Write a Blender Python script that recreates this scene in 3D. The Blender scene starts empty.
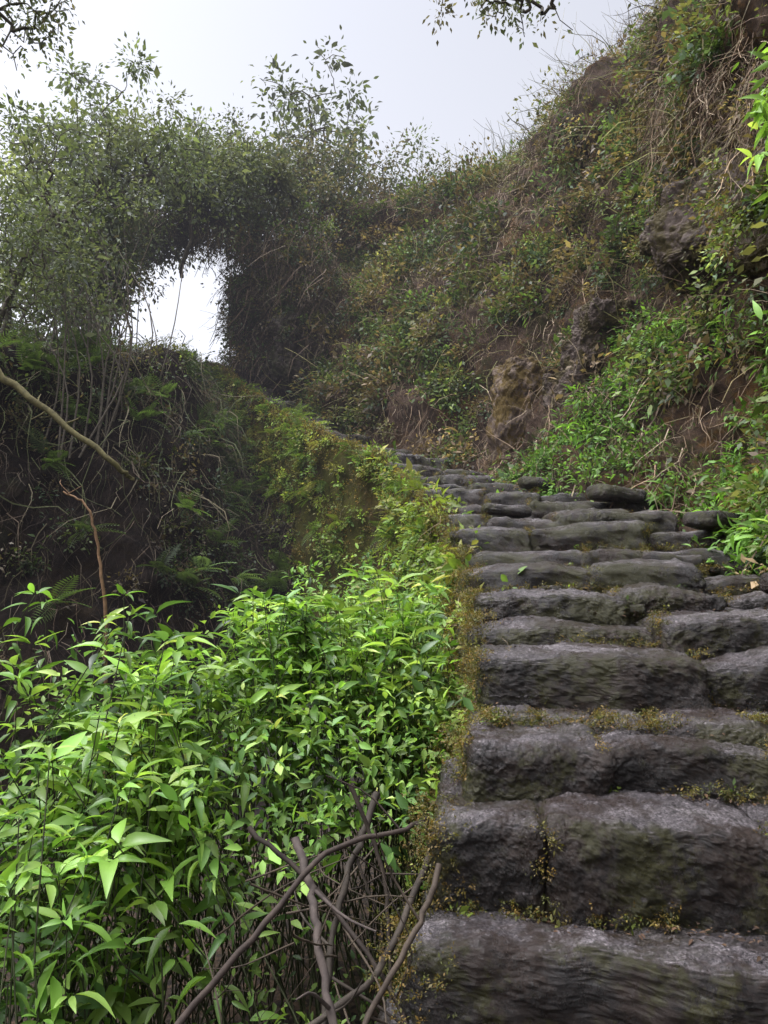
import bpy, math, numpy as np
from mathutils import Vector
rng=np.random.default_rng(11)
EYE=1.5
# ---------------------------------------------------------------- noise
def _h(i,j,k,s):
    n=(i.astype(np.int64)*374761393+j.astype(np.int64)*668265263+k.astype(np.int64)*2147483647+s*1274126177)&0xffffffff
    n=((n^(n>>13))*1274126177)&0xffffffff
    n=(n^(n>>16))&0xffffffff
    return n/4294967295.0*2-1
def vnoise(p,s=0):
    f=np.floor(p); i=f.astype(np.int64); t=p-f; t=t*t*(3-2*t)
    x,y,z=i[:,0],i[:,1],i[:,2]; r=0
    for a in (0,1):
        for b in (0,1):
            for c in (0,1):
                w=(t[:,0] if a else 1-t[:,0])*(t[:,1] if b else 1-t[:,1])*(t[:,2] if c else 1-t[:,2])
                r=r+w*_h(x+a,y+b,z+c,s)
    return r
def fbm(p,oct=4,s=0,g=.5):
    r=0;a=1;t=0
    for o in range(oct):
        r=r+a*vnoise(p*(2.03**o)+o*17.3,s+o);t+=a;a*=g
    return r/t
# ---------------------------------------------------------------- mesh build
class Acc:
    def __init__(s): s.v=[];s.f=[];s.c=[];s.n=0;s.m=[]
    def add(s,v,f,c,mi=0):
        v=np.asarray(v,float).reshape(-1,3); f=np.asarray(f,dtype=np.int64)
        c=np.asarray(c,float)
        if c.ndim==1: c=np.tile(c,(len(v),1))
        s.v.append(v);s.f.append(f+s.n);s.c.append(c);s.n+=len(v);s.m.append(np.full(len(f),mi))
    def inst(s,T,F,pos,R,sc,col,mi=0):
        N=len(pos);n=len(T)
        sc=np.asarray(sc,float)
        if sc.ndim==1: sc=sc[:,None]*np.ones(3)
        V=T[None]*sc[:,None,:]
        V=np.einsum('nij,nkj->nki',R,V)+pos[:,None,:]
        Fa=(F[None]+ (np.arange(N)*n)[:,None,None]).reshape(-1,F.shape[1])
        s.add(V.reshape(-1,3),Fa,np.repeat(col,n,axis=0),mi)
    def build(s,name,mats,smooth=True):
        V=np.concatenate(s.v).astype(np.float32).copy(); V[:,2]+=EYE
        C=np.concatenate(s.c)
        C4=np.ones((len(V),4),np.float32);C4[:,:3]=C
        me=bpy.data.meshes.new(name)
        tot=np.concatenate([np.full(len(f),f.shape[1]) for f in s.f]).astype(np.int32)
        L=np.concatenate([f.reshape(-1) for f in s.f]).astype(np.int32)
        st=np.concatenate([[0],np.cumsum(tot)[:-1]]).astype(np.int32)
        me.vertices.add(len(V));me.vertices.foreach_set('co',V.reshape(-1))
        me.loops.add(len(L));me.loops.foreach_set('vertex_index',L)
        me.polygons.add(len(tot));me.polygons.foreach_set('loop_start',st)
        me.polygons.foreach_set('loop_total',tot)
        me.polygons.foreach_set('material_index',np.concatenate(s.m).astype(np.int32))
        if smooth: me.polygons.foreach_set('use_smooth',np.ones(len(tot),bool))
        at=me.color_attributes.new('Col','FLOAT_COLOR','POINT');at.data.foreach_set('color',C4.reshape(-1))
        for m in (mats if isinstance(mats,(list,tuple)) else [mats]): me.materials.append(m)
        me.update(calc_edges=True);me.validate()
        ob=bpy.data.objects.new(name,me);bpy.context.scene.collection.objects.link(ob);return ob
def nrm(a): return a/np.maximum(np.linalg.norm(a,axis=-1,keepdims=True),1e-9)
def frames(d,up):
    y=nrm(d);x=nrm(np.cross(y,up)+1e-6);z=np.cross(x,y)
    return np.stack([x,y,z],axis=2)
def rdir(n,bias=(0,0,0)): return nrm(rng.normal(size=(n,3))+np.array(bias))
# leaf templates
LQ=np.array([[0,0,0],[-.24,.42,.05],[0,1,-.06],[.24,.42,.05]]);LQF=np.array([[0,1,2,3]])
def longleaf(seg=4,w=.13,droop=.35):
    ts=np.linspace(0,1,seg+1);V=[]
    for t in ts:
        ww=w*(math.sin(math.pi*min(t**.75*.97+.03,1))) if t<1 else 0.004
        z=-droop*t*t
        V+= [[-ww,t*(1-.15*droop*t),z+ww*.45],[0,t*(1-.15*droop*t),z],[ww,t*(1-.15*droop*t),z+ww*.45]]
    F=[]
    for i in range(seg):
        a=i*3;F+=[[a,a+1,a+4,a+3],[a+1,a+2,a+5,a+4]]
    return np.array(V),np.array(F)
LL,LLF=longleaf(5,.135,.38)
LO,LOF=longleaf(3,.22,.2)
def strand(seg=5,w=.01,curl=.1):
    V=[];F=[]
    for i in range(seg+1):
        t=i/seg;x=curl*math.sin(t*5);z=curl*.7*math.cos(t*6)-curl*.7
        ww=w*(1-.7*t)
        V+=[[x-ww,t,z],[x+ww,t,z]]
        if i<seg:a=2*i;F.append([a,a+1,a+3,a+2])
    return np.array(V),np.array(F)
def fernT(np_=13,droop=.45):
    V=[];F=[]
    for i in range(np_):
        t=(i+1)/(np_+1);y=t;z=-droop*t*t;ln=.3*math.sin(math.pi*(t*.85+.12))
        for s in (-1,1):
            k=len(V);V+=[[0,y-.018,z],[s*ln*.5,y+.0,z+.0],[s*ln,y+.06,z-.04],[s*ln*.5,y+.045,z]]
            F.append([k,k+1,k+2,k+3] if s>0 else [k,k+3,k+2,k+1])
    for i in range(6):
        k=len(V);a=i/6;b=(i+1)/6
        V+=[[-.006,a,-droop*a*a],[.006,a,-droop*a*a],[.006,b,-droop*b*b],[-.006,b,-droop*b*b]];F.append([k,k+1,k+2,k+3])
    return np.array(V),np.array(F)
FT,FTF=fernT()
def tube(acc,pts,rad,col,ns=6,mi=0,rough=0.0):
    pts=np.asarray(pts,float);n=len(pts)
    d=np.gradient(pts,axis=0);d=nrm(d)
    ref=np.array([.3,.5,.81]);R=frames(d,ref*np.ones((n,3)))
    a=np.arange(ns)/ns*2*math.pi
    circ=np.stack([np.cos(a),0*a,np.sin(a)],1)
    rad=np.asarray(rad)*np.ones(n)
    V=np.einsum('nij,kj->nki',R,circ)*rad[:,None,None]
    if rough: V*=1+rough*rng.normal(size=(n,ns,1))
    V+=pts[:,None,:]
    F=[]
    for i in range(n-1):
        for k in range(ns):
            k2=(k+1)%ns;F.append([i*ns+k,i*ns+k2,(i+1)*ns+k2,(i+1)*ns+k])
    acc.add(V.reshape(-1,3),F,col,mi)
def crm(c,m):
    c=np.asarray(c,float);n=len(c);e=np.concatenate([[2*c[0]-c[1]],c,[2*c[-1]-c[-2]]])
    out=[]
    for u in np.linspace(0,n-1,m):
        i=min(int(u),n-2);t=u-i;p0,p1,p2,p3=e[i],e[i+1],e[i+2],e[i+3]
        out.append(.5*((2*p1)+(-p0+p2)*t+(2*p0-5*p1+4*p2-p3)*t*t+(-p0+3*p1-3*p2+p3)*t**3))
    return np.array(out)
class Sheet:
    def __init__(s,ctrl,nu,nv,disp,flip=False):
        g=crm(np.array(ctrl,float),nu);g=np.swapaxes(crm(np.swapaxes(g,0,1),nv),0,1)
        s.nu,s.nv=nu,nv
        N=s.normals(g);
        if flip:N=-N
        g=g+N*disp(g.reshape(-1,3)).reshape(nu,nv,1)
        N=s.normals(g); s.N=-N if flip else N
        s.g=g
        a=np.linalg.norm(np.cross(g[1:,:-1]-g[:-1,:-1],g[:-1,1:]-g[:-1,:-1]),axis=2)
        s.area=a
    def normals(s,g):
        du=np.gradient(g,axis=0);dv=np.gradient(g,axis=1);return nrm(np.cross(du,dv))
    def sample(s,n,mask=None):
        a=s.area.copy()
        if mask is not None: a=a*mask(s.g[:-1,:-1].reshape(-1,3)).reshape(a.shape)
        p=(a/a.sum()).reshape(-1);idx=rng.choice(len(p),n,p=p)
        i,j=idx//a.shape[1],idx%a.shape[1];u=rng.random((n,1));v=rng.random((n,1));g=s.g
        P=g[i,j]*(1-u)*(1-v)+g[i+1,j]*u*(1-v)+g[i,j+1]*(1-u)*v+g[i+1,j+1]*u*v
        return P,s.N[i,j]
    def faces(s):
        I,J=np.meshgrid(np.arange(s.nu-1),np.arange(s.nv-1),indexing='ij');a=(I*s.nv+J).reshape(-1)
        return np.stack([a,a+s.nv,a+s.nv+1,a+1],1)
    def build(s,name,mat):
        A=Acc();A.add(s.g.reshape(-1,3),s.faces(),(.1,.1,.1));return A.build(name,mat)
# ---------------------------------------------------------------- materials
def newmat(name):
    m=bpy.data.materials.new(name);m.use_nodes=True;nt=m.node_tree;nt.nodes.clear()
    return m,nt
def ramp(nt,src,stops):
    r=nt.nodes.new('ShaderNodeValToRGB');e=r.color_ramp.elements
    while len(e)<len(stops):e.new(.5)
    for q,(p,c) in zip(e,stops):
        q.position=p;q.color=(c[0],c[1],c[2],1) if hasattr(c,'__len__') else (c,c,c,1)
    nt.links.new(src,r.inputs[0]);return r.outputs[0]
def mix(nt,f,a,b,bt='MIX'):
    m=nt.nodes.new('ShaderNodeMix');m.data_type='RGBA';m.blend_type=bt
    for s,v in ((m.inputs[0],f),(m.inputs[6],a),(m.inputs[7],b)):
        if isinstance(v,bpy.types.NodeSocket): nt.links.new(v,s)
        elif hasattr(v,'__len__'): s.default_value=(*v,1)
        else: s.default_value=v
    return m.outputs[2]
def noise(nt,scale,detail=6,rough=.6,dist=0):
    tc=nt.nodes.new('ShaderNodeNewGeometry')
    n=nt.nodes.new('ShaderNodeTexNoise');n.inputs['Scale'].default_value=scale;n.inputs['Detail'].default_value=detail
    n.inputs['Roughness'].default_value=rough;n.inputs['Distortion'].default_value=dist
    nt.links.new(tc.outputs['Position'],n.inputs['Vector']);return n.outputs['Fac']
def finish(nt,col,rough,bumps,spec=.4,trans=None):
    p=nt.nodes.new('ShaderNodeBsdfPrincipled');o=nt.nodes.new('ShaderNodeOutputMaterial')
    if isinstance(col,bpy.types.NodeSocket): nt.links.new(col,p.inputs['Base Color'])
    else:p.inputs['Base Color'].default_value=(*col,1)
    if isinstance(rough,bpy.types.NodeSocket): nt.links.new(rough,p.inputs['Roughness'])
    else:p.inputs['Roughness'].default_value=rough
    p.inputs['Specular IOR Level'].default_value=spec
    last=None
    for f,st,d in bumps:
        b=nt.nodes.new('ShaderNodeBump');b.inputs['Strength'].default_value=st;b.inputs['Distance'].default_value=d
        nt.links.new(f,b.inputs['Height'])
        if last:nt.links.new(last,b.inputs['Normal'])
        last=b.outputs[0]
    if last:nt.links.new(last,p.inputs['Normal'])
    if trans is not None:
        t=nt.nodes.new('ShaderNodeBsdfTranslucent');nt.links.new(trans,t.inputs[0])
        mx=nt.nodes.new('ShaderNodeMixShader');mx.inputs[0].default_value=.35
        nt.links.new(p.outputs[0],mx.inputs[1]);nt.links.new(t.outputs[0],mx.inputs[2]);nt.links.new(mx.outputs[0],o.inputs[0])
    else: nt.links.new(p.outputs[0],o.inputs[0])
def leafmat(name,rough=.5,spec=.35,tr=(1.6,1.6,.8)):
    m,nt=newmat(name);a=nt.nodes.new('ShaderNodeAttribute');a.attribute_name='Col'
    t=mix(nt,1.0,a.outputs['Color'],tr,'MULTIPLY')
    finish(nt,a.outputs['Color'],rough,[],spec,t);return m
M_leaf=leafmat('leaf');M_shiny=leafmat('wet_leaf',.36,.42)
def twigmat():
    m,nt=newmat('bark_twig');a=nt.nodes.new('ShaderNodeAttribute');a.attribute_name='Col'
    n=noise(nt,25,4,.7);c=mix(nt,.8,a.outputs['Color'],ramp(nt,n,[(.3,(.4,.4,.4)),(.7,(1.5,1.5,1.4))]),'MULTIPLY')
    finish(nt,c,.8,[],.25);return m
M_twig=twigmat()
def normz(nt):
    g=nt.nodes.new('ShaderNodeNewGeometry');s=nt.nodes.new('ShaderNodeSeparateXYZ');nt.links.new(g.outputs['Normal'],s.inputs[0]);return s.outputs[2]
def stonemat():
    m,nt=newmat('wet_granite')
    base=ramp(nt,noise(nt,7,10,.82,.1),[(.3,(.012,.010,.010)),(.48,(.05,.045,.044)),(.68,(.16,.148,.144))])
    sp=ramp(nt,noise(nt,130,4,.9),[(.4,.2),(.5,1),(.62,3.0)])
    c=mix(nt,.95,base,sp,'MULTIPLY')
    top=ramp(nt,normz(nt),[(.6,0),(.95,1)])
    c=mix(nt,top,mix(nt,1.0,c,(.26,.215,.195),'MULTIPLY'),mix(nt,1.0,c,(1.75,1.68,1.8),'MULTIPLY'))  # sky reflection and wear painted on treads, shade on risers
    dirt=ramp(nt,noise(nt,3.2,10,.82,.3),[(.48,0),(.56,.92)])
    c=mix(nt,dirt,c,mix(nt,noise(nt,60,4,.85),(.006,.004,.003),(.065,.038,.026)))
    moss=ramp(nt,noise(nt,2.6,10,.84,.1),[(.49,0),(.54,1)])
    side=ramp(nt,normz(nt),[(.6,1),(.97,.25)])
    moss=mix(nt,1.0,moss,side,'MULTIPLY')
    c=mix(nt,moss,c,mix(nt,noise(nt,80,5,.9),(.003,.003,.002),(.085,.078,.018)))
    r=ramp(nt,noise(nt,9,6,.7),[(.35,.18),(.65,.5)])
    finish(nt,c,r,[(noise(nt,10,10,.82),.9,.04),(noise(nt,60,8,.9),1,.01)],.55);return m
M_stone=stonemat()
def rockmat(name,a,b,c3,mossc,mt=.5):
    m,nt=newmat(name)
    base=ramp(nt,noise(nt,3.5,10,.75,.4),[(.3,a),(.5,b),(.7,c3)])
    moss=ramp(nt,noise(nt,3,9,.78,.2),[(mt,0),(mt+.05,1)])
    c=mix(nt,moss,base,mix(nt,noise(nt,35,5,.8),tuple(x*.25 for x in mossc),mossc))
    finish(nt,c,.7,[(noise(nt,6,10,.8),.8,.05),(noise(nt,50,8,.85),.8,.015)],.3);return m
M_rock=rockmat('grey_rock',(.035,.025,.02),(.11,.08,.065),(.22,.175,.15),(.1,.075,.02),.48)
M_moss=rockmat('mossy_rock',(.045,.032,.024),(.13,.09,.065),(.22,.17,.13),(.16,.1,.015),.47)
M_drk=rockmat('dark_rock',(.015,.011,.009),(.045,.033,.026),(.09,.07,.058),(.05,.048,.014),.48)
def earthmat(name,dark,mid,green,orange,gt=.5):
    m,nt=newmat(name)
    base=ramp(nt,noise(nt,4,10,.8,.3),[(.35,dark),(.62,mid)])
    g=ramp(nt,noise(nt,1.1,9,.8,.5),[(gt,0),(gt+.1,1)])
    c=mix(nt,g,base,mix(nt,noise(nt,22,5,.85),tuple(x*.2 for x in green),green))
    o=ramp(nt,noise(nt,1.7,9,.85,.2),[(.52,0),(.6,1)]);c=mix(nt,o,c,mix(nt,noise(nt,30,5,.85),tuple(x*.25 for x in orange),orange))
    finish(nt,c,.9,[(noise(nt,6,10,.8),1.0,.08),(noise(nt,35,8,.85),1,.03)],.15);return m
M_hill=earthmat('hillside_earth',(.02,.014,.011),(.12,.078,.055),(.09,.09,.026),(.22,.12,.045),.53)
M_bank=earthmat('bank_earth',(.006,.004,.0035),(.03,.02,.015),(.03,.035,.01),(.045,.028,.013),.54)  # shadow on the bank is put into its earth colour
M_wall=earthmat('moss_wall',(.02,.016,.01),(.08,.06,.03),(.13,.13,.022),(.17,.12,.025),.40)
def soilmat():
    m,nt=newmat('soil_leaf_litter')
    g=nt.nodes.new('ShaderNodeNewGeometry');v=nt.nodes.new('ShaderNodeTexVoronoi');v.inputs['Scale'].default_value=38
    nt.links.new(g.outputs['Position'],v.inputs['Vector'])
    s=nt.nodes.new('ShaderNodeSeparateColor');nt.links.new(v.outputs['Color'],s.inputs[0])
    c=ramp(nt,s.outputs[0],[(.0,(.01,.007,.005)),(.5,(.035,.024,.017)),(.9,(.07,.045,.028))])
    c=mix(nt,.6,c,ramp(nt,noise(nt,6,8),[(.3,(.4,.4,.4)),(.7,(1.4,1.3,1.2))]),'MULTIPLY')
    finish(nt,c,.8,[(v.outputs['Distance'],.5,.01),(noise(nt,30,8,.8),.7,.03)],.3);return m
M_soil=soilmat()
# ---------------------------------------------------------------- path data (x,y,h) of the left and right ends of each step
L=np.array([[-.35,-1.0,-1.55],[-.2,1.0,-1.35],[-.05,1.6,-1.08],[.07,1.95,-.81],[.148,2.15,-.56],[.28,2.5,-.39],[.38,2.75,-.345],[.39,3.05,-.137],[.414,3.4,.017],
 [.46,3.8,.137],[.48,4.25,.28],[.49,4.7,.447],[.5,5.2,.62],[.48,5.75,.80],[.44,6.3,.99],[.385,6.9,1.19],[.29,7.5,1.40],[.18,8.1,1.61],[.05,8.7,1.83],
 [-.3,9.35,2.12],[-.74,10.0,2.45],[-1.2,10.75,2.85],[-1.75,11.6,3.3],[-2.33,12.5,3.85],[-2.8,13.3,4.35],[-3.3,14.2,4.95],[-3.8,15.,5.4],[-4.2,16.2,5.6],[-4.5,18,5.6]])
Rr=np.array([[1.9,-1.,-1.55],[1.9,.8,-1.35],[1.9,1.4,-1.08],[1.9,1.72,-.81],[1.9,1.95,-.56],[1.92,2.3,-.39],[1.95,2.6,-.345],[2.0,2.95,-.137],[2.05,3.3,.017],
 [2.15,3.65,.137],[2.25,4.05,.28],[2.3,4.5,.447],[2.28,5.0,.62],[2.2,5.6,.80],[2.08,6.2,.99],[1.95,6.85,1.19],[1.8,7.5,1.40],[1.55,8.2,1.61],[1.2,8.9,1.83],
 [.75,9.7,2.12],[.3,10.45,2.45],[-.2,11.2,2.85],[-.8,12.0,3.3],[-1.4,12.9,3.85],[-1.9,13.7,4.35],[-2.4,14.6,4.95],[-2.9,15.4,5.4],[-3.1,16.6,5.6],[-3.2,18.4,5.6]])
drop=np.interp(L[:,1],[8.9,10.5,15,16],[0,.04,.04,.04]);PL=L.copy();PL[:,2]-=drop;PR=Rr.copy();PR[:,2]-=drop
rows=[]
for i in range(len(L)):
    l=PL[i].copy();r=PR[i].copy();l[2]-=.34;r[2]-=.34;l[0]+=.08;r[0]+=.7
    rows.append([l,l*.66+r*.34,l*.33+r*.67,r])
path=Sheet(rows,260,50,lambda p: fbm(p*3,4,5)*.035)
if path.N[100,20,2]<0: path=Sheet(rows,260,50,lambda p: fbm(p*3,4,5)*.035,flip=True)
path.build('path',M_soil)
# ---------------------------------------------------------------- stones
def cubeT(n):
    a=np.linspace(-1,1,n+1);V=[];F=[]
    A,B=np.meshgrid(a,a,indexing='ij');A=A.reshape(-1);B=B.reshape(-1)
    I,J=np.meshgrid(np.arange(n),np.arange(n),indexing='ij');q=(I*(n+1)+J).reshape(-1)
    q=np.stack([q,q+n+1,q+n+2,q+1],1);k=0
    for ax in range(3):
        for s in (-1,1):
            P=np.zeros((len(A),3));P[:,ax]=s;P[:,(ax+1)%3]=A;P[:,(ax+2)%3]=B
            V.append(P);F.append((q if s>0 else q[:,::-1])+k);k+=len(A)
    V=np.concatenate(V);F=np.concatenate(F)
    key=np.round(V*1000).astype(int);u,idx,inv=np.unique(key,axis=0,return_index=True,return_inverse=True)
    return V[idx],inv.reshape(-1)[F]
CT={n:cubeT(n) for n in (20,80)}
def stone(acc,c,half,rad,yaw=0,tilt=(0,0),amp=.03,n=20,seed=0,col=(.1,.1,.1),freq=2.2,taper=0.,crown=0.,chip=.5):
    T,F=CT[n];s=np.array(half,float);r=min(rad,.98*s.min())
    q=np.sign(T)*(1-(1-np.abs(T))**1.6)*s
    inner=np.clip(q,-(s-r),s-r);d=q-inner;ln=np.linalg.norm(d,axis=1,keepdims=True)
    nn=nrm(d+nrm(T)*1e-4)
    P=np.where(ln>1e-9,inner+nn*r,q)
    off=np.array([seed*7.31,seed*3.17,seed*1.77])
    e=np.clip(np.abs(P[:,0])/s[0],0,1)
    P[:,2]-=np.where(P[:,2]>0,crown*e**3,0)
    # worn nosing: the front upper edge droops irregularly along the block
    fr=np.clip(-P[:,1]/s[1],0,1)**4
    P[:,2]-=np.where(P[:,2]>0,fr*(.008+.03*np.clip(fbm(np.stack([P[:,0]*5,0*P[:,0],0*P[:,0]],1)+off,3,seed+21)+.15,0,1)),0)*min(1,s[2]/.1)
    rid=1-np.abs(fbm(P*7+off,4,seed+3,.6))*2.2
    P=P+nn*((fbm(P*freq*1.5+off,4,seed)*amp)+(fbm(P*14+off,5,seed+3,.8)*1.0+np.minimum(rid,.6)*.3)*amp*chip)[:,None]
    z0=np.zeros(len(P))
    P[:,2]+=fbm(np.stack([P[:,0]*1.8,P[:,1]*1.6,z0],1)+off,3,seed)*amp*.9
    P[:,1]+=fbm(np.stack([P[:,0]*2.4,z0,z0],1)+off,3,seed+9)*amp*2.0
    P[:,0]+=fbm(np.stack([P[:,1]*3,P[:,2]*4,z0],1)+off,2,seed+5)*amp*.9
    P[:,1]-=taper*.5*(1-(P[:,2]/s[2])**2)*(P[:,1]<0)
    cy,sy=math.cos(yaw),math.sin(yaw);tx,ty=tilt
    Rz=np.array([[cy,-sy,0],[sy,cy,0],[0,0,1]])
    Rx=np.array([[1,0,0],[0,math.cos(tx),-math.sin(tx)],[0,math.sin(tx),math.cos(tx)]])
    Ry=np.array([[math.cos(ty),0,math.sin(ty)],[0,1,0],[-math.sin(ty),0,math.cos(ty)]])
    acc.add(P@(Rz@Rx@Ry).T+np.array(c),F,col)
splits={1:[0,.55,1],2:[0,.5,1],3:[0,.67,1],4:[0,.17,.52,1],5:[0,.245,.59,1],6:[0,.11,.27,.37,.6,1],7:[0,.52,1],8:[0,.455,1],9:[0,.41,.72,1]}
st=Acc();k=0;joints=[]
for i in range(1,len(L)-2):
    l,r=PL[i].copy(),PR[i].copy();up=L[i][2]-L[i-1][2];dep=L[min(i+1,len(L)-1)][1]-l[1]
    if i>6: r=r+(r-l)*rng.uniform(0,.12)
    sp=splits.get(i)
    if sp is None:
        nn=rng.integers(3,5) if i<18 else 2;sp=np.concatenate([[0],np.sort((np.arange(1,nn)+rng.uniform(-.3,.3,nn-1))/nn),[1]])
    for a,b in zip(sp[:-1],sp[1:]):
        k+=1
        p0=l+(r-l)*a;p1=l+(r-l)*b;w=np.linalg.norm((p1-p0)[:2])/2
        joints.append((p0,up,i))
        hh=max(up*.5+.06,.13) if i!=6 else .1
        jit=rng.uniform(-.07,.07) if i>4 else rng.uniform(-.02,.02)
        dd=max(dep*.5+.2,.3)
        yaw=math.atan2(r[1]-l[1],r[0]-l[0])+rng.uniform(-.08,.08)
        c=(p0+p1)/2;top=c[2]+(rng.uniform(-.05,.03) if i>6 else rng.uniform(-.015,.02))
        fwd=np.array([-math.sin(yaw),math.cos(yaw)])
        cc=[c[0]+fwd[0]*(dd+jit),c[1]+fwd[1]*(dd+jit),top-hh]
        stone(st,cc,(w+.012,dd,hh),rng.uniform(.028,.05),yaw,(rng.uniform(-.01,.06),rng.uniform(-.05,.05)),.034 if i<9 else .042,80 if i<10 else 20,k,taper=.04,crown=rng.uniform(.0,.045),chip=.7)
for (x,y,h,a,b,c,yw) in [(1.95,6.1,1.0,.2,.13,.05,.3),(1.75,4.5,.33,.18,.1,.05,-.2),
   (1.75,5.5,.7,.18,.1,.05,.2),(2.2,4.9,.62,.18,.12,.05,.5),(1.5,7.2,1.3,.16,.1,.05,.1),(2.1,3.75,.15,.15,.1,.05,.3),(1.0,6.05,.86,.2,.1,.04,.1)]:
    k+=1;stone(st,(x,y,h),(a,b,c),.04,yw,(.05,.06),.03,20,k)
for q in range(40): # chinking stones wedged in the joints
    i=rng.integers(8,19);a=rng.random();t=PL[i]*(1-a)+PR[i]*a;s_=rng.uniform(.02,.05);k+=1
    stone(st,(t[0],t[1]-rng.uniform(-.02,.03),PL[i-1][2]+rng.uniform(-.01,.015)),(s_*1.5,s_*.9,s_*.6),s_*.4,rng.uniform(-.5,.5),(rng.uniform(-.2,.2),rng.uniform(-.2,.2)),.015,20,k)
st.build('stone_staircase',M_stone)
# ---------------------------------------------------------------- terrain sheets
def lump(a,f,s): return lambda p: fbm(p*f,5,s,.58)*a
H=[[(1.95,-1,-1.7),(2.3,-1,0),(2.7,-1,2),(3.2,-1,4),(4.2,-1,6),(8,-1,8)],
[(2.0,2,-1.0),(2.25,2,.3),(2.6,2.2,2),(3.0,2.4,4),(4,2.6,6),(8,3,8.5)],
[(2.25,4,.0),(2.45,4.1,.8),(2.8,4.3,2),(3.1,4.6,3.8),(3.7,5,6),(8,6,9)],
[(2.3,5.5,.6),(2.5,5.6,1.2),(2.9,5.9,2.4),(3.2,6.2,4.3),(3.7,6.6,6.5),(8,8,10)],
[(2.0,7,1.1),(2.3,7.2,1.7),(2.8,7.6,3.2),(3.3,8,5.3),(3.9,8.4,7.8),(8,10,11)],
[(1.35,8.8,1.65),(1.7,9.1,2.5),(2.2,9.6,4.2),(2.8,10.1,6.2),(3.3,10.6,8.2),(8,13,11.5)],
[(.4,10.3,2.2),(.7,10.7,3.2),(1.25,11.3,4.9),(1.9,11.9,6.8),(2.4,12.5,8.4),(7,16,11)],
[(-.65,11.9,2.9),(-.35,12.2,4.2),(.3,12.9,6),(.8,13.6,7.5),(1.3,14.2,8.7),(5,19,10)],
[(-1.8,13.6,4.0),(-1.5,13.9,5.2),(-1.0,14.4,6.6),(-.6,15,7.9),(0,15.8,9),(3,21,10)],
[(-2.8,15.3,5.0),(-2.95,15.3,6.2),(-2.8,15.5,7.2),(-2.2,15.9,8.2),(-1.6,16.5,8.9),(1,22,9.5)],
[(-3.1,18,5.2),(-3.0,17.8,6.8),(-2.6,18,7.6),(-2,18.5,8.4),(-1,19,9),(1,24,9)]]
H=[[(p[0][0]-.15,p[0][1]-.1,p[0][2]-1.0)]+p for p in H]
hill=Sheet(H,340,240,lump(.65,.9,21))
if hill.N[100,60,0]>0: hill=Sheet(H,340,240,lump(.65,.9,21),flip=True)
hill.build('hillside',M_hill)
B=[[(-2.5,-1,-2.2),(-4,-1,-1.8),(-5.5,-1,-.5),(-6.5,-1,1.5),(-7,-1,2.5),(-12,-1,3)],
[(-2.6,3,-2.2),(-3.8,4,-1.8),(-5,5,-.2),(-5.8,5.5,1.6),(-6.3,6,2.6),(-12,7,3)],
[(-2.2,5,-2),(-2.9,6.2,-1.5),(-3.8,7.4,.2),(-4.4,8.1,2),(-4.9,9,3.3),(-9,13,3.5)],
[(-1.5,6.5,-1.9),(-2.1,7.4,-1.1),(-2.8,8.6,1),(-3.4,9.8,2.8),(-3.9,11,4.0),(-8,16,4.5)],
[(-1.2,8,-1.2),(-1.7,8.8,-.5),(-2.4,10.2,1.5),(-2.95,11.6,3.4),(-3.9,13.2,4.75),(-7,19,5)],
[(-1.0,9.5,-.6),(-1.6,10.3,.5),(-2.4,11.6,2.4),(-3.1,13,4.0),(-4.3,15,5.3),(-7,22,5.5)],
[(-1.3,10.7,1.2),(-1.9,11.4,2.0),(-2.7,12.6,3.2),(-3.5,14.2,4.7),(-4.9,17,5.5),(-7,24,5.5)]]
bank=Sheet(B,220,160,lump(.45,1.0,31))
if bank.N[100,60,1]>0: bank=Sheet(B,220,160,lump(.45,1.0,31),flip=True)
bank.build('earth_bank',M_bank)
W=[]
for i in range(0,27):
    x,y,h=L[i];b=np.interp(y,[-1,2,4,6,8,10,11,13,16],[-2.0,-1.9,-1.9,-1.7,-1.3,-.8,.6,2.6,4.5]);b=min(b,h-.3)
    lip=np.interp(y,[2.5,3.5,6,9.5,14.5,15.5],[-.42,-.25,-.2,-.03,-.03,-.15]);hh=h+lip;ix=np.interp(y,[2.5,4],[.1,0])
    b=min(b,hh-.2)
    W.append([(x+.2+ix,y,hh-.25),(x+.1+ix,y,hh-.03),(x+.02+ix,y-.0,hh-.02),(x-.03+ix,y-.02,hh-.3*(hh-b)),(x-.14+ix,y-.1,hh-.65*(hh-b)),(x-.4,y-.2,b)])
wl=lambda p: fbm(p*2.2,5,41,.58)*np.interp(p[:,1],[2.5,4.5],[.04,.14])
wall=Sheet(W,300,90,wl)
if wall.N[120,60,0]>0: wall=Sheet(W,300,90,wl,flip=True)
wall.build('retaining_wall',M_wall)
xs=np.concatenate([-np.geomspace(300,6,24),np.linspace(-5.5,5.5,90),np.geomspace(6,300,24)])
X,Y=np.meshgrid(xs,xs+3,indexing='ij');P=np.stack([X.reshape(-1),Y.reshape(-1),0*X.reshape(-1)],1)
r=np.hypot(P[:,0],P[:,1]);Z=-1.95+fbm(P*.9,4,3)*.18-np.clip(r-12,0,100)*.12
gA=Acc();P[:,2]=Z;I,J=np.meshgrid(np.arange(len(xs)-1),np.arange(len(xs)-1),indexing='ij');q=(I*len(xs)+J).reshape(-1)
gA.add(P,np.stack([q,q+len(xs),q+len(xs)+1,q+1],1),(.1,.1,.1));gA.build('ground',M_soil)
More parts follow.
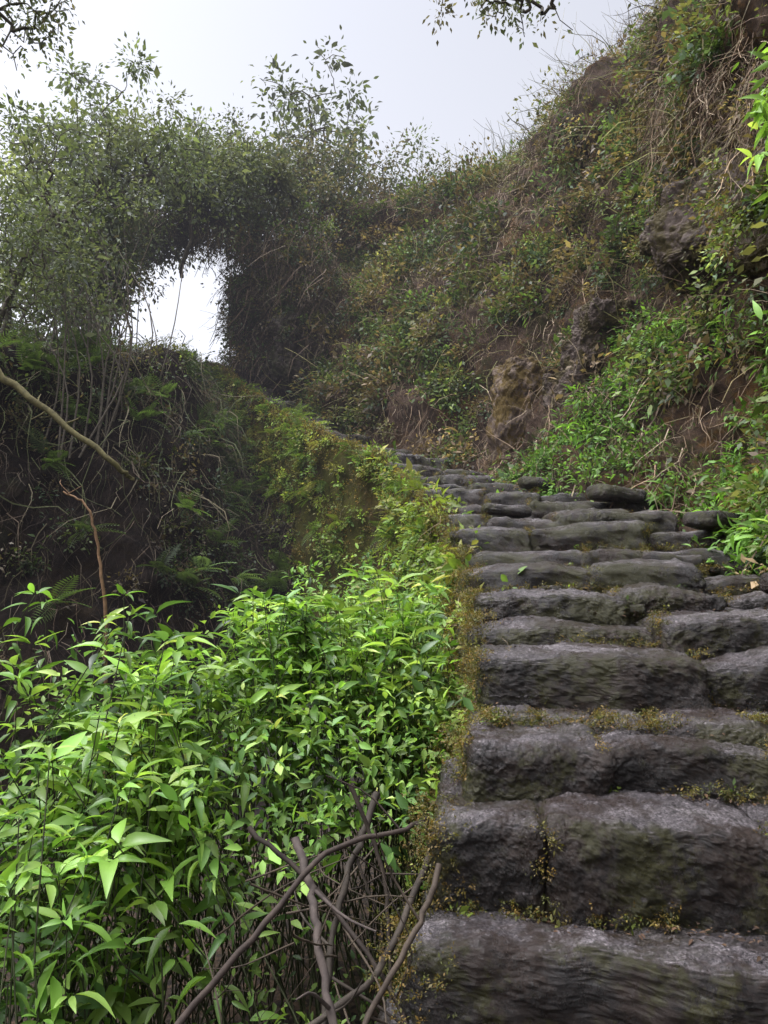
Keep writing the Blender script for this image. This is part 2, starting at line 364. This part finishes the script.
# ---------------------------------------------------------------- rocks
def rock(name,c,half,mat,seed,yaw=0,amp=.12,tilt=(0,0),rad=.3):
    A=Acc();stone(A,c,half,rad,yaw,tilt,amp,80,seed,freq=1.6,chip=.7);return A.build(name,mat)
rock('mossy_boulder',(1.72,9.0,2.4),(.3,.3,.75),M_moss,3,.2,.09,(0,.12),.14)
rock('boulder',(2.42,8.2,3.0),(.26,.3,.24),M_rock,5,.3,.08,rad=.07)
rock('boulder',(2.16,8.4,2.6),(.22,.25,.24),M_rock,6,.6,.08,rad=.07)
rock('boulder',(2.54,8.05,3.35),(.3,.3,.16),M_rock,7,.2,.07,rad=.06)
rock('rock_outcrop',(3.1,6.0,3.5),(.3,.8,.42),M_rock,9,.25,.12,(.1,.3),.1)
rock('rock_outcrop',(3.2,6.8,4.1),(.3,.6,.5),M_rock,12,.2,.12,(.1,.2),.1)
rock('rock_outcrop',(3.15,5.3,2.95),(.25,.5,.3),M_rock,17,.2,.1,(.1,.2),.1)
rock('dark_rock',(-1.6,13.75,4.95),(.6,.6,.75),M_drk,14,.4,.16,(0,.1),.25)
rock('dark_rock',(-2.85,15.2,6.2),(.35,.6,.9),M_drk,15,.1,.14,(0,-.1),.2)
# ---------------------------------------------------------------- vegetation on slopes
def clumps(acc,P,Nn,rad,nl,ls,cols,T=LQ,F=LQF,up=.5,dens=.5):
    n=len(P)
    cnt=np.maximum(3,(nl*np.exp(rng.normal(0,.3,n)))).astype(int);idx=np.repeat(np.arange(n),cnt);m=len(idx)
    R=rad*np.exp(rng.normal(0,.35,n))
    c=P+Nn*R[:,None]*.35
    d=rdir(m)*rng.random((m,1))**dens
    pos=c[idx]+d*R[idx][:,None]*np.array([1,1,.8])
    dr=nrm(d+Nn[idx]*.4+rng.normal(0,.6,(m,3))+np.array([0,0,-.25]))
    upv=rng.normal(0,.5,(m,3))+np.array([0,-.15,up*2])
    col=cols[idx]*np.exp(rng.normal(0,.32,(m,1)))
    sc=ls*np.exp(rng.normal(0,.3,m))
    acc.inst(T,F,pos,frames(dr,upv),sc,np.clip(col,0,.6))
GREENS=np.array([[.1,.16,.045],[.14,.18,.06],[.08,.12,.045],[.17,.17,.07],[.09,.14,.07],[.22,.17,.09],[.18,.13,.08]])
def pick(n,pal,w=None): return pal[rng.choice(len(pal),n,p=w)]*np.exp(rng.normal(0,.3,(n,1)))
def hmask(p): 
    m=np.clip(.2+fbm(p*.9,3,77)*2.2,.02,1);m=m*(p[:,1]>1.5)*(p[:,0]<5.2);
    return m
V=Acc()
P,Nn=hill.sample(1800,hmask);clumps(V,P,Nn,.18,80,.055,pick(1800,GREENS*.85))
P,Nn=hill.sample(600,lambda p:hmask(p)*(p[:,2]>2));clumps(V,P,Nn,.28,100,.075,pick(600,GREENS*.8))
P,Nn=hill.sample(800,lambda p:(p[:,1]>1.5)*(p[:,0]<5)*1.);clumps(V,P,Nn,.12,30,.045,pick(800,GREENS*.9))
def farH(p): return ((p[:,1]>11)&(p[:,0]<2)).astype(float)
P,Nn=hill.sample(500,farH);clumps(V,P,Nn,.32,110,.08,pick(500,GREENS*.5))
def nearR(p): return ((p[:,1]>3.6)&(p[:,1]<7.8)&(p[:,2]<p[:,1]*.42)&(p[:,0]<3.4)).astype(float)*np.clip(.4+fbm(p*1.5,3,9)*2.4,.02,1)
P,Nn=hill.sample(150,nearR);clumps(V,P,Nn,.17,26,.08,pick(150,np.array([[.13,.26,.045],[.1,.2,.04],[.16,.28,.07]])),LL,LLF)
P,Nn=hill.sample(320,nearR);clumps(V,P,Nn,.14,36,.045,pick(320,np.array([[.12,.22,.045],[.09,.17,.035]])))
P,Nn=hill.sample(70,lambda p:np.exp(-((p[:,2]-np.interp(p[:,1],[5,6,7],[2.9,3.4,4.1]))/.5)**2)*(p[:,1]>4.8)*(p[:,1]<7.6));clumps(V,P+Nn*.35,Nn,.14,40,.04,pick(70,GREENS*.9))
V.build('hillside_shrubs',M_leaf)
def strands(acc,P,Nn,ln,w,cols,out=.25,down=1.0,seg=6,sv=.45):
    n=len(P)
    for g in range(4):
        s=slice(g*n//4,(g+1)*n//4);m=len(P[s]);T,F=strand(seg,w,.04+.05*g)
        d=nrm(Nn[s]*out+np.array([0,0,-down])+rng.normal(0,.3,(m,3)))
        sc=ln*np.minimum(np.exp(rng.normal(0,sv,m)),2.2)
        acc.inst(T*1.0,F,P[s]+Nn[s]*.08*rng.random((m,1))+np.array([0,0,.1]),frames(d,rng.normal(0,1,(m,3))),sc,cols[s])
BR=np.array([[.18,.12,.08],[.28,.2,.14],[.11,.075,.055],[.33,.26,.19],[.16,.13,.07]])
S=Acc()
dm=lambda p:np.clip(.5-fbm(p*.9,3,77)*1.5,.1,1)*(p[:,1]>2)*(p[:,0]<4.6)*np.where(p[:,1]<5.5,.35,1)
P,Nn=hill.sample(15000,dm);strands(S,P,Nn,.30,.010,pick(15000,BR),.35,seg=4)
P,Nn=hill.sample(6500,dm);strands(S,P,Nn,.24,.011,pick(6500,BR),1.2,-.1,seg=4)
P,Nn=hill.sample(4000,lambda p:(p[:,1]>6)*(p[:,2]>3)*(p[:,0]<4.6)*1.);strands(S,P,Nn,.45,.009,pick(4000,np.array([[.18,.18,.06],[.24,.22,.1]])),.8,.1,seg=4)
P,Nn=hill.sample(900,lambda p:np.exp(-((p[:,2]-np.interp(p[:,1],[5,6,7],[3.7,4.4,5.2]))/.3)**2)*(p[:,1]>4.8)*(p[:,1]<7.6));strands(S,P+Nn*.25,Nn,.35,.009,pick(900,BR),.3,seg=5,sv=.3)
S.build('dry_hanging_vines',M_twig)
# left bank
V=Acc();bm=lambda p:np.clip(.2+fbm(p*.9,3,55)*1.8+(p[:,2]-1.5)*.15,.03,1)*(p[:,0]>-8)*(p[:,1]<17)*(p[:,1]>3)
P,Nn=bank.sample(1000,bm)
cb=pick(1000,GREENS)*np.interp(P[:,2],[0,3.5,5],[.3,.6,.85])[:,None];clumps(V,P,Nn,.2,65,.05,cb)  # lower shrubs darkened in colour as shade on the bank
P,Nn=bank.sample(220,bm);cc=pick(220,np.array([[.1,.16,.05],[.08,.12,.05]]))
for a in range(7):
    d=nrm(Nn+rng.normal(0,.7,Nn.shape)+np.array([0,0,.1]));V.inst(FT,FTF,P+Nn*.1,frames(d,np.array([0,0,1.])+rng.normal(0,.2,d.shape)),rng.uniform(.2,.42,220),cc)
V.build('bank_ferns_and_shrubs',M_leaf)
S=Acc();P,Nn=bank.sample(10000,lambda p:(p[:,0]>-7)*(p[:,1]>3)*(p[:,1]<16)*1.);strands(S,P,Nn,.4,.007,pick(10000,BR*.32),.4,seg=4)  # vine colour dimmed too, to imitate the bank's shadow
P,Nn=bank.sample(2800,lambda p:(p[:,0]>-7)*(p[:,1]>3)*(p[:,1]<16)*np.clip(p[:,2]-.5,0,9));strands(S,P,Nn,.7,.007,pick(2800,np.array([[.1,.11,.05],[.13,.11,.07]])),.5)
S.build('bank_hanging_vines',M_twig)
# wall plants and moss
V=Acc();wm=lambda p:np.clip(.55+fbm(p*1.6,3,66)*1.6,.12,1)*(p[:,1]>2.6)*(p[:,1]<15)
far=lambda p:wm(p)*(p[:,1]>5)
lip=lambda p:np.exp(-((p[:,2]-np.interp(p[:,1],L[:,1],L[:,2]))/.12)**2)*(p[:,1]>3.5)*(p[:,1]<15.5)
YG=np.array([[.17,.26,.05],[.21,.28,.055],[.12,.2,.045],[.25,.25,.075]])
MO=np.array([[.17,.155,.035],[.22,.17,.045],[.11,.12,.03],[.21,.135,.035]])
P,Nn=wall.sample(260,wm);clumps(V,P,Nn,.09,45,.04,pick(260,YG))
P,Nn=wall.sample(620,far);clumps(V,P,Nn,.1,45,.042,pick(620,YG))
P,Nn=wall.sample(130,lambda p:wm(p)*(p[:,1]<9.5)*(p[:,1]>3.4));clumps(V,P,Nn,.14,18,.08,pick(130,YG),LO,LOF)
P,Nn=wall.sample(6500,lambda p:wm(p)*(p[:,2]>-1.2));clumps(V,P,Nn,.04,14,.019,pick(6500,MO))
P,Nn=wall.sample(1100,lip);clumps(V,P,Nn,.04,16,.02,pick(1100,MO))
P,Nn=wall.sample(150,far);cc=pick(150,YG*.8)
for a in range(6):
    d=nrm(Nn+rng.normal(0,.7,Nn.shape)+np.array([0,0,.2]));V.inst(FT,FTF,P+Nn*.05,frames(d,np.array([0,0,1.])+rng.normal(0,.2,d.shape)),rng.uniform(.12,.27,150),cc)
P=[]
for q in range(3800): # moss cushions on the outer ends of the steps
    i=rng.integers(3,16);P.append([L[i][0]+rng.normal(.01,.045),L[i][1]+rng.uniform(-.05,.35),L[i][2]-abs(rng.normal(0,.12))])
for q in range(3000): # and in the joints between blocks
    p0,up,i=joints[rng.integers(6,min(len(joints),60))];P.append([p0[0]+rng.normal(0,.02),p0[1]+rng.uniform(-.05,.12),p0[2]-abs(rng.normal(0,up*.5))])
for q in range(3600): # and along the foot of the risers
    i=rng.integers(3,15);a=rng.random();t=PL[i+1]*(1-a)+PR[i+1]*a
    if fbm(np.array([[t[0]*2.5,t[1]*2.5,0.]]),2,4)[0]>-.05:P.append([t[0],t[1]-rng.uniform(0,.03),PL[i][2]+abs(rng.normal(0,.02))])
P=np.array(P);clumps(V,P,np.tile([-.4,-.7,.3],(len(P),1)),.016,14,.008,pick(len(P),MO*.6))
V.build('wall_plants',M_leaf)
S=Acc();P,Nn=wall.sample(3500,lambda p:(p[:,1]>3)*1.);strands(S,P,Nn,.16,.006,pick(3500,BR*.8),.5,seg=4,sv=.3);S.build('wall_dry_grass',M_twig)
# ---------------------------------------------------------------- the big leafy bush
V=Acc();tops=[];n=0
while n<500:
    x=rng.uniform(-3.0,.35);y=rng.uniform(1.6,4.9)
    if x>-.5 and y<2.7: continue
    if x>-.85 and y<2.2: continue
    if x>np.interp(y,L[:,1],L[:,0])-.1: continue
    if x<-.62*y-.3: continue
    if y>3.3+.6*(x+1.5) and x<-.9: continue
    cl=fbm(np.array([[x*2.1,y*2.1,0.]]),2,8)[0]
    if cl<-.08: continue
    top=np.interp(y,[1.5,2.0,2.6,3.2,4.0,4.9],[-1.06,-.9,-.7,-.52,-.3,-.12])+rng.normal(0,.13)+cl*.5
    if x<-1.1: top-=.08
    tops.append((x,y,top));n+=1
for k in range(14):
    tops.append((rng.uniform(-2.1,.1),rng.uniform(3.4,4.6),rng.uniform(-.2,.1)))
S=Acc();LP=[];LD=[];LU=[];LS=[];LC=[]
pal=np.array([[.17,.30,.055],[.125,.24,.045],[.25,.38,.09],[.08,.155,.045],[.2,.31,.065]])
for (x,y,t) in tops:
    b=np.array([x+rng.normal(0,.3),y+rng.normal(0,.3),-1.85]);e=np.array([x,y,t]);mid=(b+e)/2+rng.normal(0,.12,3)
    pts=crm([b,mid,e],7);
    tube(S,pts,np.linspace(.004,.002,7),(.045,.05,.025),4)
    c=pal[rng.integers(5)]*math.exp(rng.normal(0,.22))
    nl=rng.integers(9,24);ph=rng.uniform(0,6.3);big=rng.uniform(.65,1.15)*np.interp(y,[1.6,3],[.8,1])
    for j in range(nl):
        f=0 if j<5 else (j-4)*.05*rng.uniform(.7,1.5)
        a=ph+j*2.4+rng.normal(0,.3);el=rng.uniform(.0,.9) if j<5 else rng.uniform(-.6,.35)
        d=np.array([math.cos(a)*math.cos(el),math.sin(a)*math.cos(el),math.sin(el)])
        s_=min(f/max(t+1.85,.3),1);base=e+(mid-e)*min(s_*2,1)
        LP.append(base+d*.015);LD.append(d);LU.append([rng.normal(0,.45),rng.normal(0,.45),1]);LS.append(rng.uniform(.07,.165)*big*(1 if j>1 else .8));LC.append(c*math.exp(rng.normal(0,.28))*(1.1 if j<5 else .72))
LS=np.array(LS);S3=np.stack([LS*rng.uniform(.75,1.35,len(LS)),LS,LS*rng.uniform(.3,1.8,len(LS))],1)
V.inst(LL,LLF,np.array(LP),frames(np.array(LD),np.array(LU)),S3,np.clip(np.array(LC),0,.6))
b1=V.build('leafy_bush',M_shiny);b2=S.build('stems',M_twig);b2.parent=b1
# small leaved herbs threading through the bush and by the wall foot
V=Acc();P=[]
while len(P)<300:
    x=rng.uniform(-2.0,.4);y=rng.uniform(2.6,6.4)
    if x<np.interp(y,L[:,1],L[:,0])-.1 and x>-.45*y and not (x<-.8 and y>4): P.append([x,y,np.interp(y,[2.6,4,6.4],[-.8,-.4,.2])+rng.normal(0,.17)])
P=np.array(P);clumps(V,P,np.tile([0,0,1.],(300,1)),.13,18,.045,pick(300,pal*.95),LO,LOF)
P=np.stack([rng.uniform(-.6,.2,70),rng.uniform(1.7,2.9,70),rng.uniform(-1.6,-1.15,70)],1);clumps(V,P,np.tile([0,0,1.],(70,1)),.12,14,.035,pick(70,pal*.45),LO,LOF)
V.build('undergrowth',M_leaf)
# fallen branches
def branch(name,pts,r0,r1,col,m=24,tw=0):
    A=Acc();p=crm(pts,m)+rng.normal(0,r0*.3,(m,3));tube(A,p,np.linspace(r0,r1,m),col,8,rough=.06)
    for i in range(tw):
        k=rng.integers(m//3,m-1);d=rdir(1,(0,0,.3))[0]*rng.uniform(.1,.3)
        tube(A,crm([p[k],p[k]+d*.5+rng.normal(0,.02,3),p[k]+d],6),np.linspace(r1*.6,r1*.25,6),col,5)
    return A.build(name,M_twig)
branch('fallen_branch',[(-.5,1.72,-1.0),(-.457,1.8,-.9),(-.297,1.9,-.745),(-.142,2.05,-.61),(.05,2.15,-.587),(.12,2.3,-.6)],.009,.006,(.045,.033,.028),30,3)
branch('fallen_branch',[(-.24,2.12,-.6),(-.188,2.0,-.69),(-.15,1.87,-.8),(-.09,1.75,-.95)],.012,.009,(.07,.055,.05),20,2)
branch('fallen_branch',[(.14,1.95,-.62),(.08,1.85,-.72),(-.03,1.75,-.86),(-.1,1.7,-1.0)],.008,.006,(.06,.045,.035),20,2)
branch('fallen_branch',[(-.4,2.3,-.62),(-.2,2.2,-.75),(0,2.0,-.9),(.1,1.85,-1.05)],.008,.005,(.03,.022,.018),20,3)
branch('fallen_branch',[(-.1,2.3,-.5),(-.0,2.25,-.75),(.02,2.1,-1.0)],.007,.005,(.04,.03,.024),20,3)
branch('fallen_branch',[(.13,2.2,-.66),(0,2.0,-.86),(-.2,1.9,-.98),(-.4,1.8,-1.05)],.01,.006,(.05,.04,.033),20,3)
branch('fallen_branch',[(-.02,2.4,-.55),(-.12,2.2,-.78),(-.16,2.0,-1.05)],.012,.008,(.04,.032,.026),20,3)
for k in range(16):
    a=np.array([rng.uniform(-.5,.05),rng.uniform(1.8,2.6),rng.uniform(-1.1,-.72)]);d=rdir(1,(0,0,.6))[0]*rng.uniform(.1,.28)
    branch('dead_twig',[a-d,a+rng.normal(0,.05,3),a+d],.0035,.0015,(.06,.045,.033),10,1)
branch('mossy_branch',[(-4.3,6.9,2.6),(-3.76,6.95,2.34),(-3.15,7.0,1.89),(-2.6,7.0,1.45),(-2.45,7.1,1.3)],.045,.02,(.11,.095,.04),30,5)
branch('bent_sapling',[(-1.8,5,-1.2),(-1.87,5,-.02),(-1.95,5,.5),(-2.04,5,.75),(-2.2,5,.84)],.014,.006,(.2,.12,.07),26,2)
# ---------------------------------------------------------------- trees
def tree(name,trunk,crowns,nat,rt,nleaf,ls,pal,spread=.14,T=LQ,F=LQF,bark=(.08,.068,.05),lowk=.45,droop=0.,tw=1.0):
    A=Acc();tp=crm(trunk,12)+rng.normal(0,.02,(12,3));nodes=[*tp];par=[-1]+list(range(11));k0=int(12*lowk)
    at=[]
    wts=np.array([np.prod(c[1]) for c in crowns]);wts=wts/wts.sum()
    for ci in rng.choice(len(crowns),nat,p=wts):
        c,rr=crowns[ci];at.append(np.array(c)+rdir(1)[0]*np.array(rr)*rng.random()**.4*math.exp(rng.normal(0,.2)))
    at=np.array(at);dd=np.min(np.linalg.norm(at[:,None]-tp[None,k0:],axis=2),axis=1);at=at[np.argsort(dd)]
    for a in at:
        nd=np.array(nodes);ds=np.linalg.norm(nd-a,axis=1);ds[:k0]=99;j=int(np.argmin(ds));p=nd[j];last=j;dl=ds[j]
        ns=min(max(2,int(dl/.22)),7)
        for s in range(1,ns+1):
            t=s/ns;q=p+(a-p)*t+np.array([0,0,math.sin(t*math.pi)*dl*.12-droop*t*t])+rng.normal(0,.03+.03*dl,3)*(t<1)
            nodes.append(q);par.append(last);last=len(nodes)-1
    nodes=np.array(nodes);par=np.array(par);cnt=np.ones(len(nodes))
    for i in range(len(nodes)-1,0,-1): cnt[par[i]]+=cnt[i]*1.0
    R=rt*(cnt/cnt[0])**.5;R=np.maximum(R,.0045*tw)
    i=np.arange(1,len(nodes));a=nodes[par[i]];b=nodes[i];d=b-a
    ns=5;ang=np.arange(ns)/ns*2*math.pi;circ=np.stack([np.cos(ang),0*ang,np.sin(ang)],1)
    Fr=frames(d,np.tile([.3,.5,.81],(len(i),1)));cv=np.einsum('nij,kj->nki',Fr,circ)
    ra=np.minimum(R[par[i]],R[i]*1.35)
    VV=np.concatenate([cv*ra[:,None,None]+a[:,None],cv*R[i][:,None,None]+(b+d*.04)[:,None]],1)
    q=[[k,(k+1)%ns,ns+(k+1)%ns,ns+k] for k in range(ns)]
    Fa=(np.array(q)[None]+(np.arange(len(i))*2*ns)[:,None,None]).reshape(-1,4)
    A.add(VV.reshape(-1,3),Fa,np.array(bark),0)
    tips=np.where(cnt<5)[0];
    tw_=np.exp(rng.normal(0,.9,len(tips)));idx=rng.choice(tips,nleaf,p=tw_/tw_.sum());m=nleaf
    cpal=pick(len(nodes),pal)
    off=rng.normal(0,spread,(m,3));pos=nodes[idx]+off
    dr=nrm(off*2+rng.normal(0,.4,(m,3))*spread*3+np.array([0,0,-.1]));
    A.inst(T,F,pos,frames(dr,rng.normal(0,.6,(m,3))+np.array([0,0,.8])),ls*np.exp(rng.normal(0,.3,m)),np.clip(cpal[idx]*np.exp(rng.normal(0,.25,(m,1))),0,.6),1)
    return A.build(name,[M_twig,M_leaf])
G1=np.array([[.105,.135,.065],[.09,.115,.06],[.14,.16,.09],[.085,.1,.07]])
G2=np.array([[.07,.09,.045],[.06,.075,.042],[.1,.11,.06],[.12,.105,.065]])
tree('tree',[(-4.9,8.9,3.0),(-4.7,8.9,4.2),(-4.3,9,5.2)],[((-4.3,9,5.3),(1.1,1.0,1.3)),((-4.6,9.4,4.3),(.8,.8,.8))],260,.05,6000,.065,G1,.1)
tree('tree',[(-4.6,11.8,4.4),(-4.8,12,6),(-4.5,12,7.6)],[((-4.5,12,7.9),(1.8,1.2,1.2)),((-5.6,12,6.6),(.9,1,1.2))],320,.07,12000,.08,G1,.12)
tree('tree',[(-5.9,13,4.6),(-5.8,13,6),(-5.6,13,8)],[((-6.0,13,7.4),(1.3,1.0,2.2))],220,.07,11000,.09,G1*.9,.15)
tree('tree',[(-4.0,13.8,6.6),(-3.8,13.6,7.6),(-3.8,13.5,8.4)],[((-3.8,13.5,8.7),(1.3,1,.7))],160,.04,7000,.08,G1*.9,.15)
tree('mossy_tree',[(-1.7,14.9,5.8),(-2.2,14.9,7.1),(-3.2,15,8.1),(-4.4,15,9.0),(-5.4,15,9.4)],[((-3.6,15,9.1),(2.2,1,.9)),((-5.6,15,8.3),(.9,1,1.1)),((-2.3,15,7.9),(.8,.8,.9)),((-4.4,15.2,8.35),(1.6,.8,.5))],460,.16,34000,.085,G2,.16,lowk=.2,droop=.12)
tree('tree',[(-1.7,16.5,8.4),(-1.9,16.8,10),(-1.8,17,12)],[((-1.8,17,12.0),(1.4,1.2,1.6)),((-1.1,17,10.6),(.9,1,.9))],120,.06,2200,.15,G1*.75,.2,LO,LOF,lowk=.35,tw=1.8)
tree('tree',[(-2.6,16,8.3),(-3,16,9.3),(-3.1,16,10)],[((-3.1,16,10.1),(1.7,1.2,.9))],170,.05,10000,.085,G2,.17)
tree('tree',[(-4.7,7.8,2.4),(-4.4,8,3.2),(-4.2,8,3.9)],[((-4.2,8,3.9),(.9,.9,.8))],170,.03,5000,.05,G1,.11)
tree('tree',[(-5.2,12.2,4.2),(-5.1,12,5.2),(-5.0,12,6)],[((-5.05,12,6.0),(.85,.8,1.1))],170,.03,10000,.075,G2,.13)
tree('tree',[(-5.9,14.2,5),(-5.8,14.2,6),(-5.7,14.2,7)],[((-5.9,14.2,6.6),(.7,.8,1.3))],120,.03,8000,.08,G2,.14)
tree('tree',[(.2,16.2,8.7),(.1,16,9.4),(0,16,9.8)],[((0,16,9.7),(1.9,1,1.0))],160,.04,8000,.085,G2,.18)
tree('tree',[(-5,4.5,2.0),(-4.6,5.2,4.2),(-3.6,5.9,5.3)],[((-3.3,6,5.45),(.6,.5,.32))],60,.03,1000,.05,G2,.07,lowk=.75)
tree('tree',[(3.7,7,6.5),(3.0,7,7.1),(2.0,7,6.8)],[((1.3,7,6.5),(.7,.5,.16))],60,.025,700,.055,G2,.07,lowk=.6)
# moss, roots and creepers hanging from the arch and over its rocks
S=Acc();P=np.stack([rng.uniform(-5.2,-1.8,1100),rng.uniform(14.4,15.4,1100),0*np.ones(1100)],1);P[:,2]=np.interp(P[:,0],[-5.2,-4.4,-3.2,-2.2,-1.8],[8.4,8.3,7.9,7.4,6.8])
strands(S,P,np.tile([0,-1,0.],(1100,1)),.5,.014,pick(1100,np.array([[.15,.13,.07],[.1,.09,.06],[.2,.15,.09]])),.2,seg=4)
P=np.stack([rng.uniform(-3.2,-1.0,2200),rng.uniform(12.8,14.2,2200),rng.uniform(4.6,7.6,2200)],1);P[:,1]+=(-P[:,0]-1.2)*.6
strands(S,P,np.tile([-.3,-1,0.],(2200,1)),.55,.012,pick(2200,BR*.45),.2,seg=4)
S.build('hanging_moss',M_twig)
V=Acc();P=np.stack([rng.uniform(-3.2,-1.0,200),rng.uniform(12.8,14.0,200),rng.uniform(4.8,7.6,200)],1);P[:,1]+=(-P[:,0]-1.2)*.6
clumps(V,P,np.tile([-.3,-1,0.],(200,1)),.2,55,.065,pick(200,GREENS*.5));V.build('creeper',M_leaf)
A=Acc()
for k in range(80):
    x=rng.uniform(-5,-3.4);y=rng.uniform(8.3,11);b=np.array([x,y,np.interp(y,[8,12],[1.6,3.6])]);h=rng.uniform(1.2,3.0)
    tube(A,crm([b,b+[rng.normal(0,.2),0,h*.5],b+[rng.normal(-.2,.4),rng.normal(0,.3),h]],8),np.linspace(.014,.005,8),(.13,.11,.09),5)
A.build('bare_saplings',M_twig)
V=Acc();P=np.stack([rng.uniform(2.4,2.7,14),rng.uniform(4.0,4.6,14),rng.uniform(2.4,3.5,14)],1);clumps(V,P,np.tile([-.7,-.3,0.],(14,1)),.12,10,.11,pick(14,np.array([[.15,.26,.05]])),LL,LLF);
for k in range(10):
    e=P[k];tube(V,crm([e+[.9,.2,.7],e+[.4,.1,.4],e],8),np.linspace(.007,.003,8),(.1,.12,.04),4)
V.build('bamboo_sprays',M_leaf)
# litter in the corners where tread meets riser, small weeds in joints
V=Acc();P=[]
for q in range(4200):
    i=rng.integers(2,17);a=rng.random();t=PL[i+1]*(1-a)+PR[i+1]*a;P.append([t[0]+rng.normal(0,.02),t[1]-abs(rng.normal(0,.05)),PL[i][2]+rng.uniform(-.015,.012)])
P=np.array(P);m=len(P)
V.inst(LO,LOF,P,frames(rdir(m)*[1,1,.2],np.array([0,0,1.])+rng.normal(0,.4,(m,3))),rng.uniform(.008,.024,m),pick(m,np.array([[.07,.04,.025],[.045,.028,.02],[.09,.055,.033]])))
V.build('leaf_litter',M_twig)
V=Acc();P=[]
for q in range(70):
    i=rng.integers(2,17);a=rng.random()**1.5;t=PL[i+1]*(1-a)+PR[i+1]*a;P.append([t[0],t[1]-.03,PL[i][2]+.01])
clumps(V,np.array(P),np.tile([0,-.2,1.],(70,1)),.03,10,.02,pick(70,YG*.7));V.build('step_weeds',M_leaf)
# ---------------------------------------------------------------- thin mist up the gully (homogeneous volume; its emission imitates lit haze, adds fill)
m,nt=newmat('mist');o=nt.nodes.new('ShaderNodeOutputMaterial')
ab=nt.nodes.new('ShaderNodeVolumeAbsorption');ab.inputs['Density'].default_value=.003;ab.inputs['Color'].default_value=(0,0,0,1)
em=nt.nodes.new('ShaderNodeEmission');em.inputs[0].default_value=(.86,.84,1,1);em.inputs[1].default_value=.003*.85
ad=nt.nodes.new('ShaderNodeAddShader');nt.links.new(ab.outputs[0],ad.inputs[0]);nt.links.new(em.outputs[0],ad.inputs[1]);nt.links.new(ad.outputs[0],o.inputs['Volume'])
A=Acc();T,F=cubeT(1);A.add(T*np.array([16,14,13])+np.array([0,19,9]),F,(1,1,1));A.build('mist',m,False)
# ---------------------------------------------------------------- world, sun, camera
w=bpy.data.worlds.new('World');bpy.context.scene.world=w;w.use_nodes=True;nt=w.node_tree;nt.nodes.clear()
sky=nt.nodes.new('ShaderNodeTexSky');sky.sky_type='NISHITA';sky.sun_disc=False
sky.sun_elevation=math.radians(60);sky.sun_rotation=math.radians(-100);sky.air_density=1;sky.dust_density=3
hs=nt.nodes.new('ShaderNodeHueSaturation');hs.inputs['Saturation'].default_value=.15
nt.links.new(sky.outputs[0],hs.inputs['Color'])
tc=nt.nodes.new('ShaderNodeTexCoord');sx=nt.nodes.new('ShaderNodeSeparateXYZ');nt.links.new(tc.outputs['Generated'],sx.inputs[0])
zr=ramp(nt,sx.outputs[2],[(0,(2.0,2.0,2.05)),(.7,(1.9,1.92,2.04)),(1,(8.0,8.05,8.4))])
c=mix(nt,1.0,hs.outputs[0],zr,'MULTIPLY')
bg=nt.nodes.new('ShaderNodeBackground');bg.inputs[1].default_value=.15;o=nt.nodes.new('ShaderNodeOutputWorld')
nt.links.new(c,bg.inputs[0]);nt.links.new(bg.outputs[0],o.inputs[0])
sd=bpy.data.lights.new('sun','SUN');sd.energy=.8;sd.angle=math.radians(40);sd.color=(1,.98,.95)
so=bpy.data.objects.new('sun',sd);bpy.context.scene.collection.objects.link(so)
el=math.radians(60);az=math.radians(-100);dv=Vector((math.sin(az)*math.cos(el),math.cos(az)*math.cos(el),math.sin(el)))
so.rotation_euler=dv.to_track_quat('Z','Y').to_euler();so.location=(0,0,30)
cd=bpy.data.cameras.new('camera');cd.lens=26;cd.sensor_width=36;cd.clip_end=2000;cd.clip_start=.05
co=bpy.data.objects.new('camera',cd);bpy.context.scene.collection.objects.link(co);co.location=(0,0,EYE);co.rotation_euler=(math.radians(98),0,0)
sc=bpy.context.scene;sc.camera=co
sc.view_settings.view_transform='Standard';sc.view_settings.look='None';sc.view_settings.exposure=0
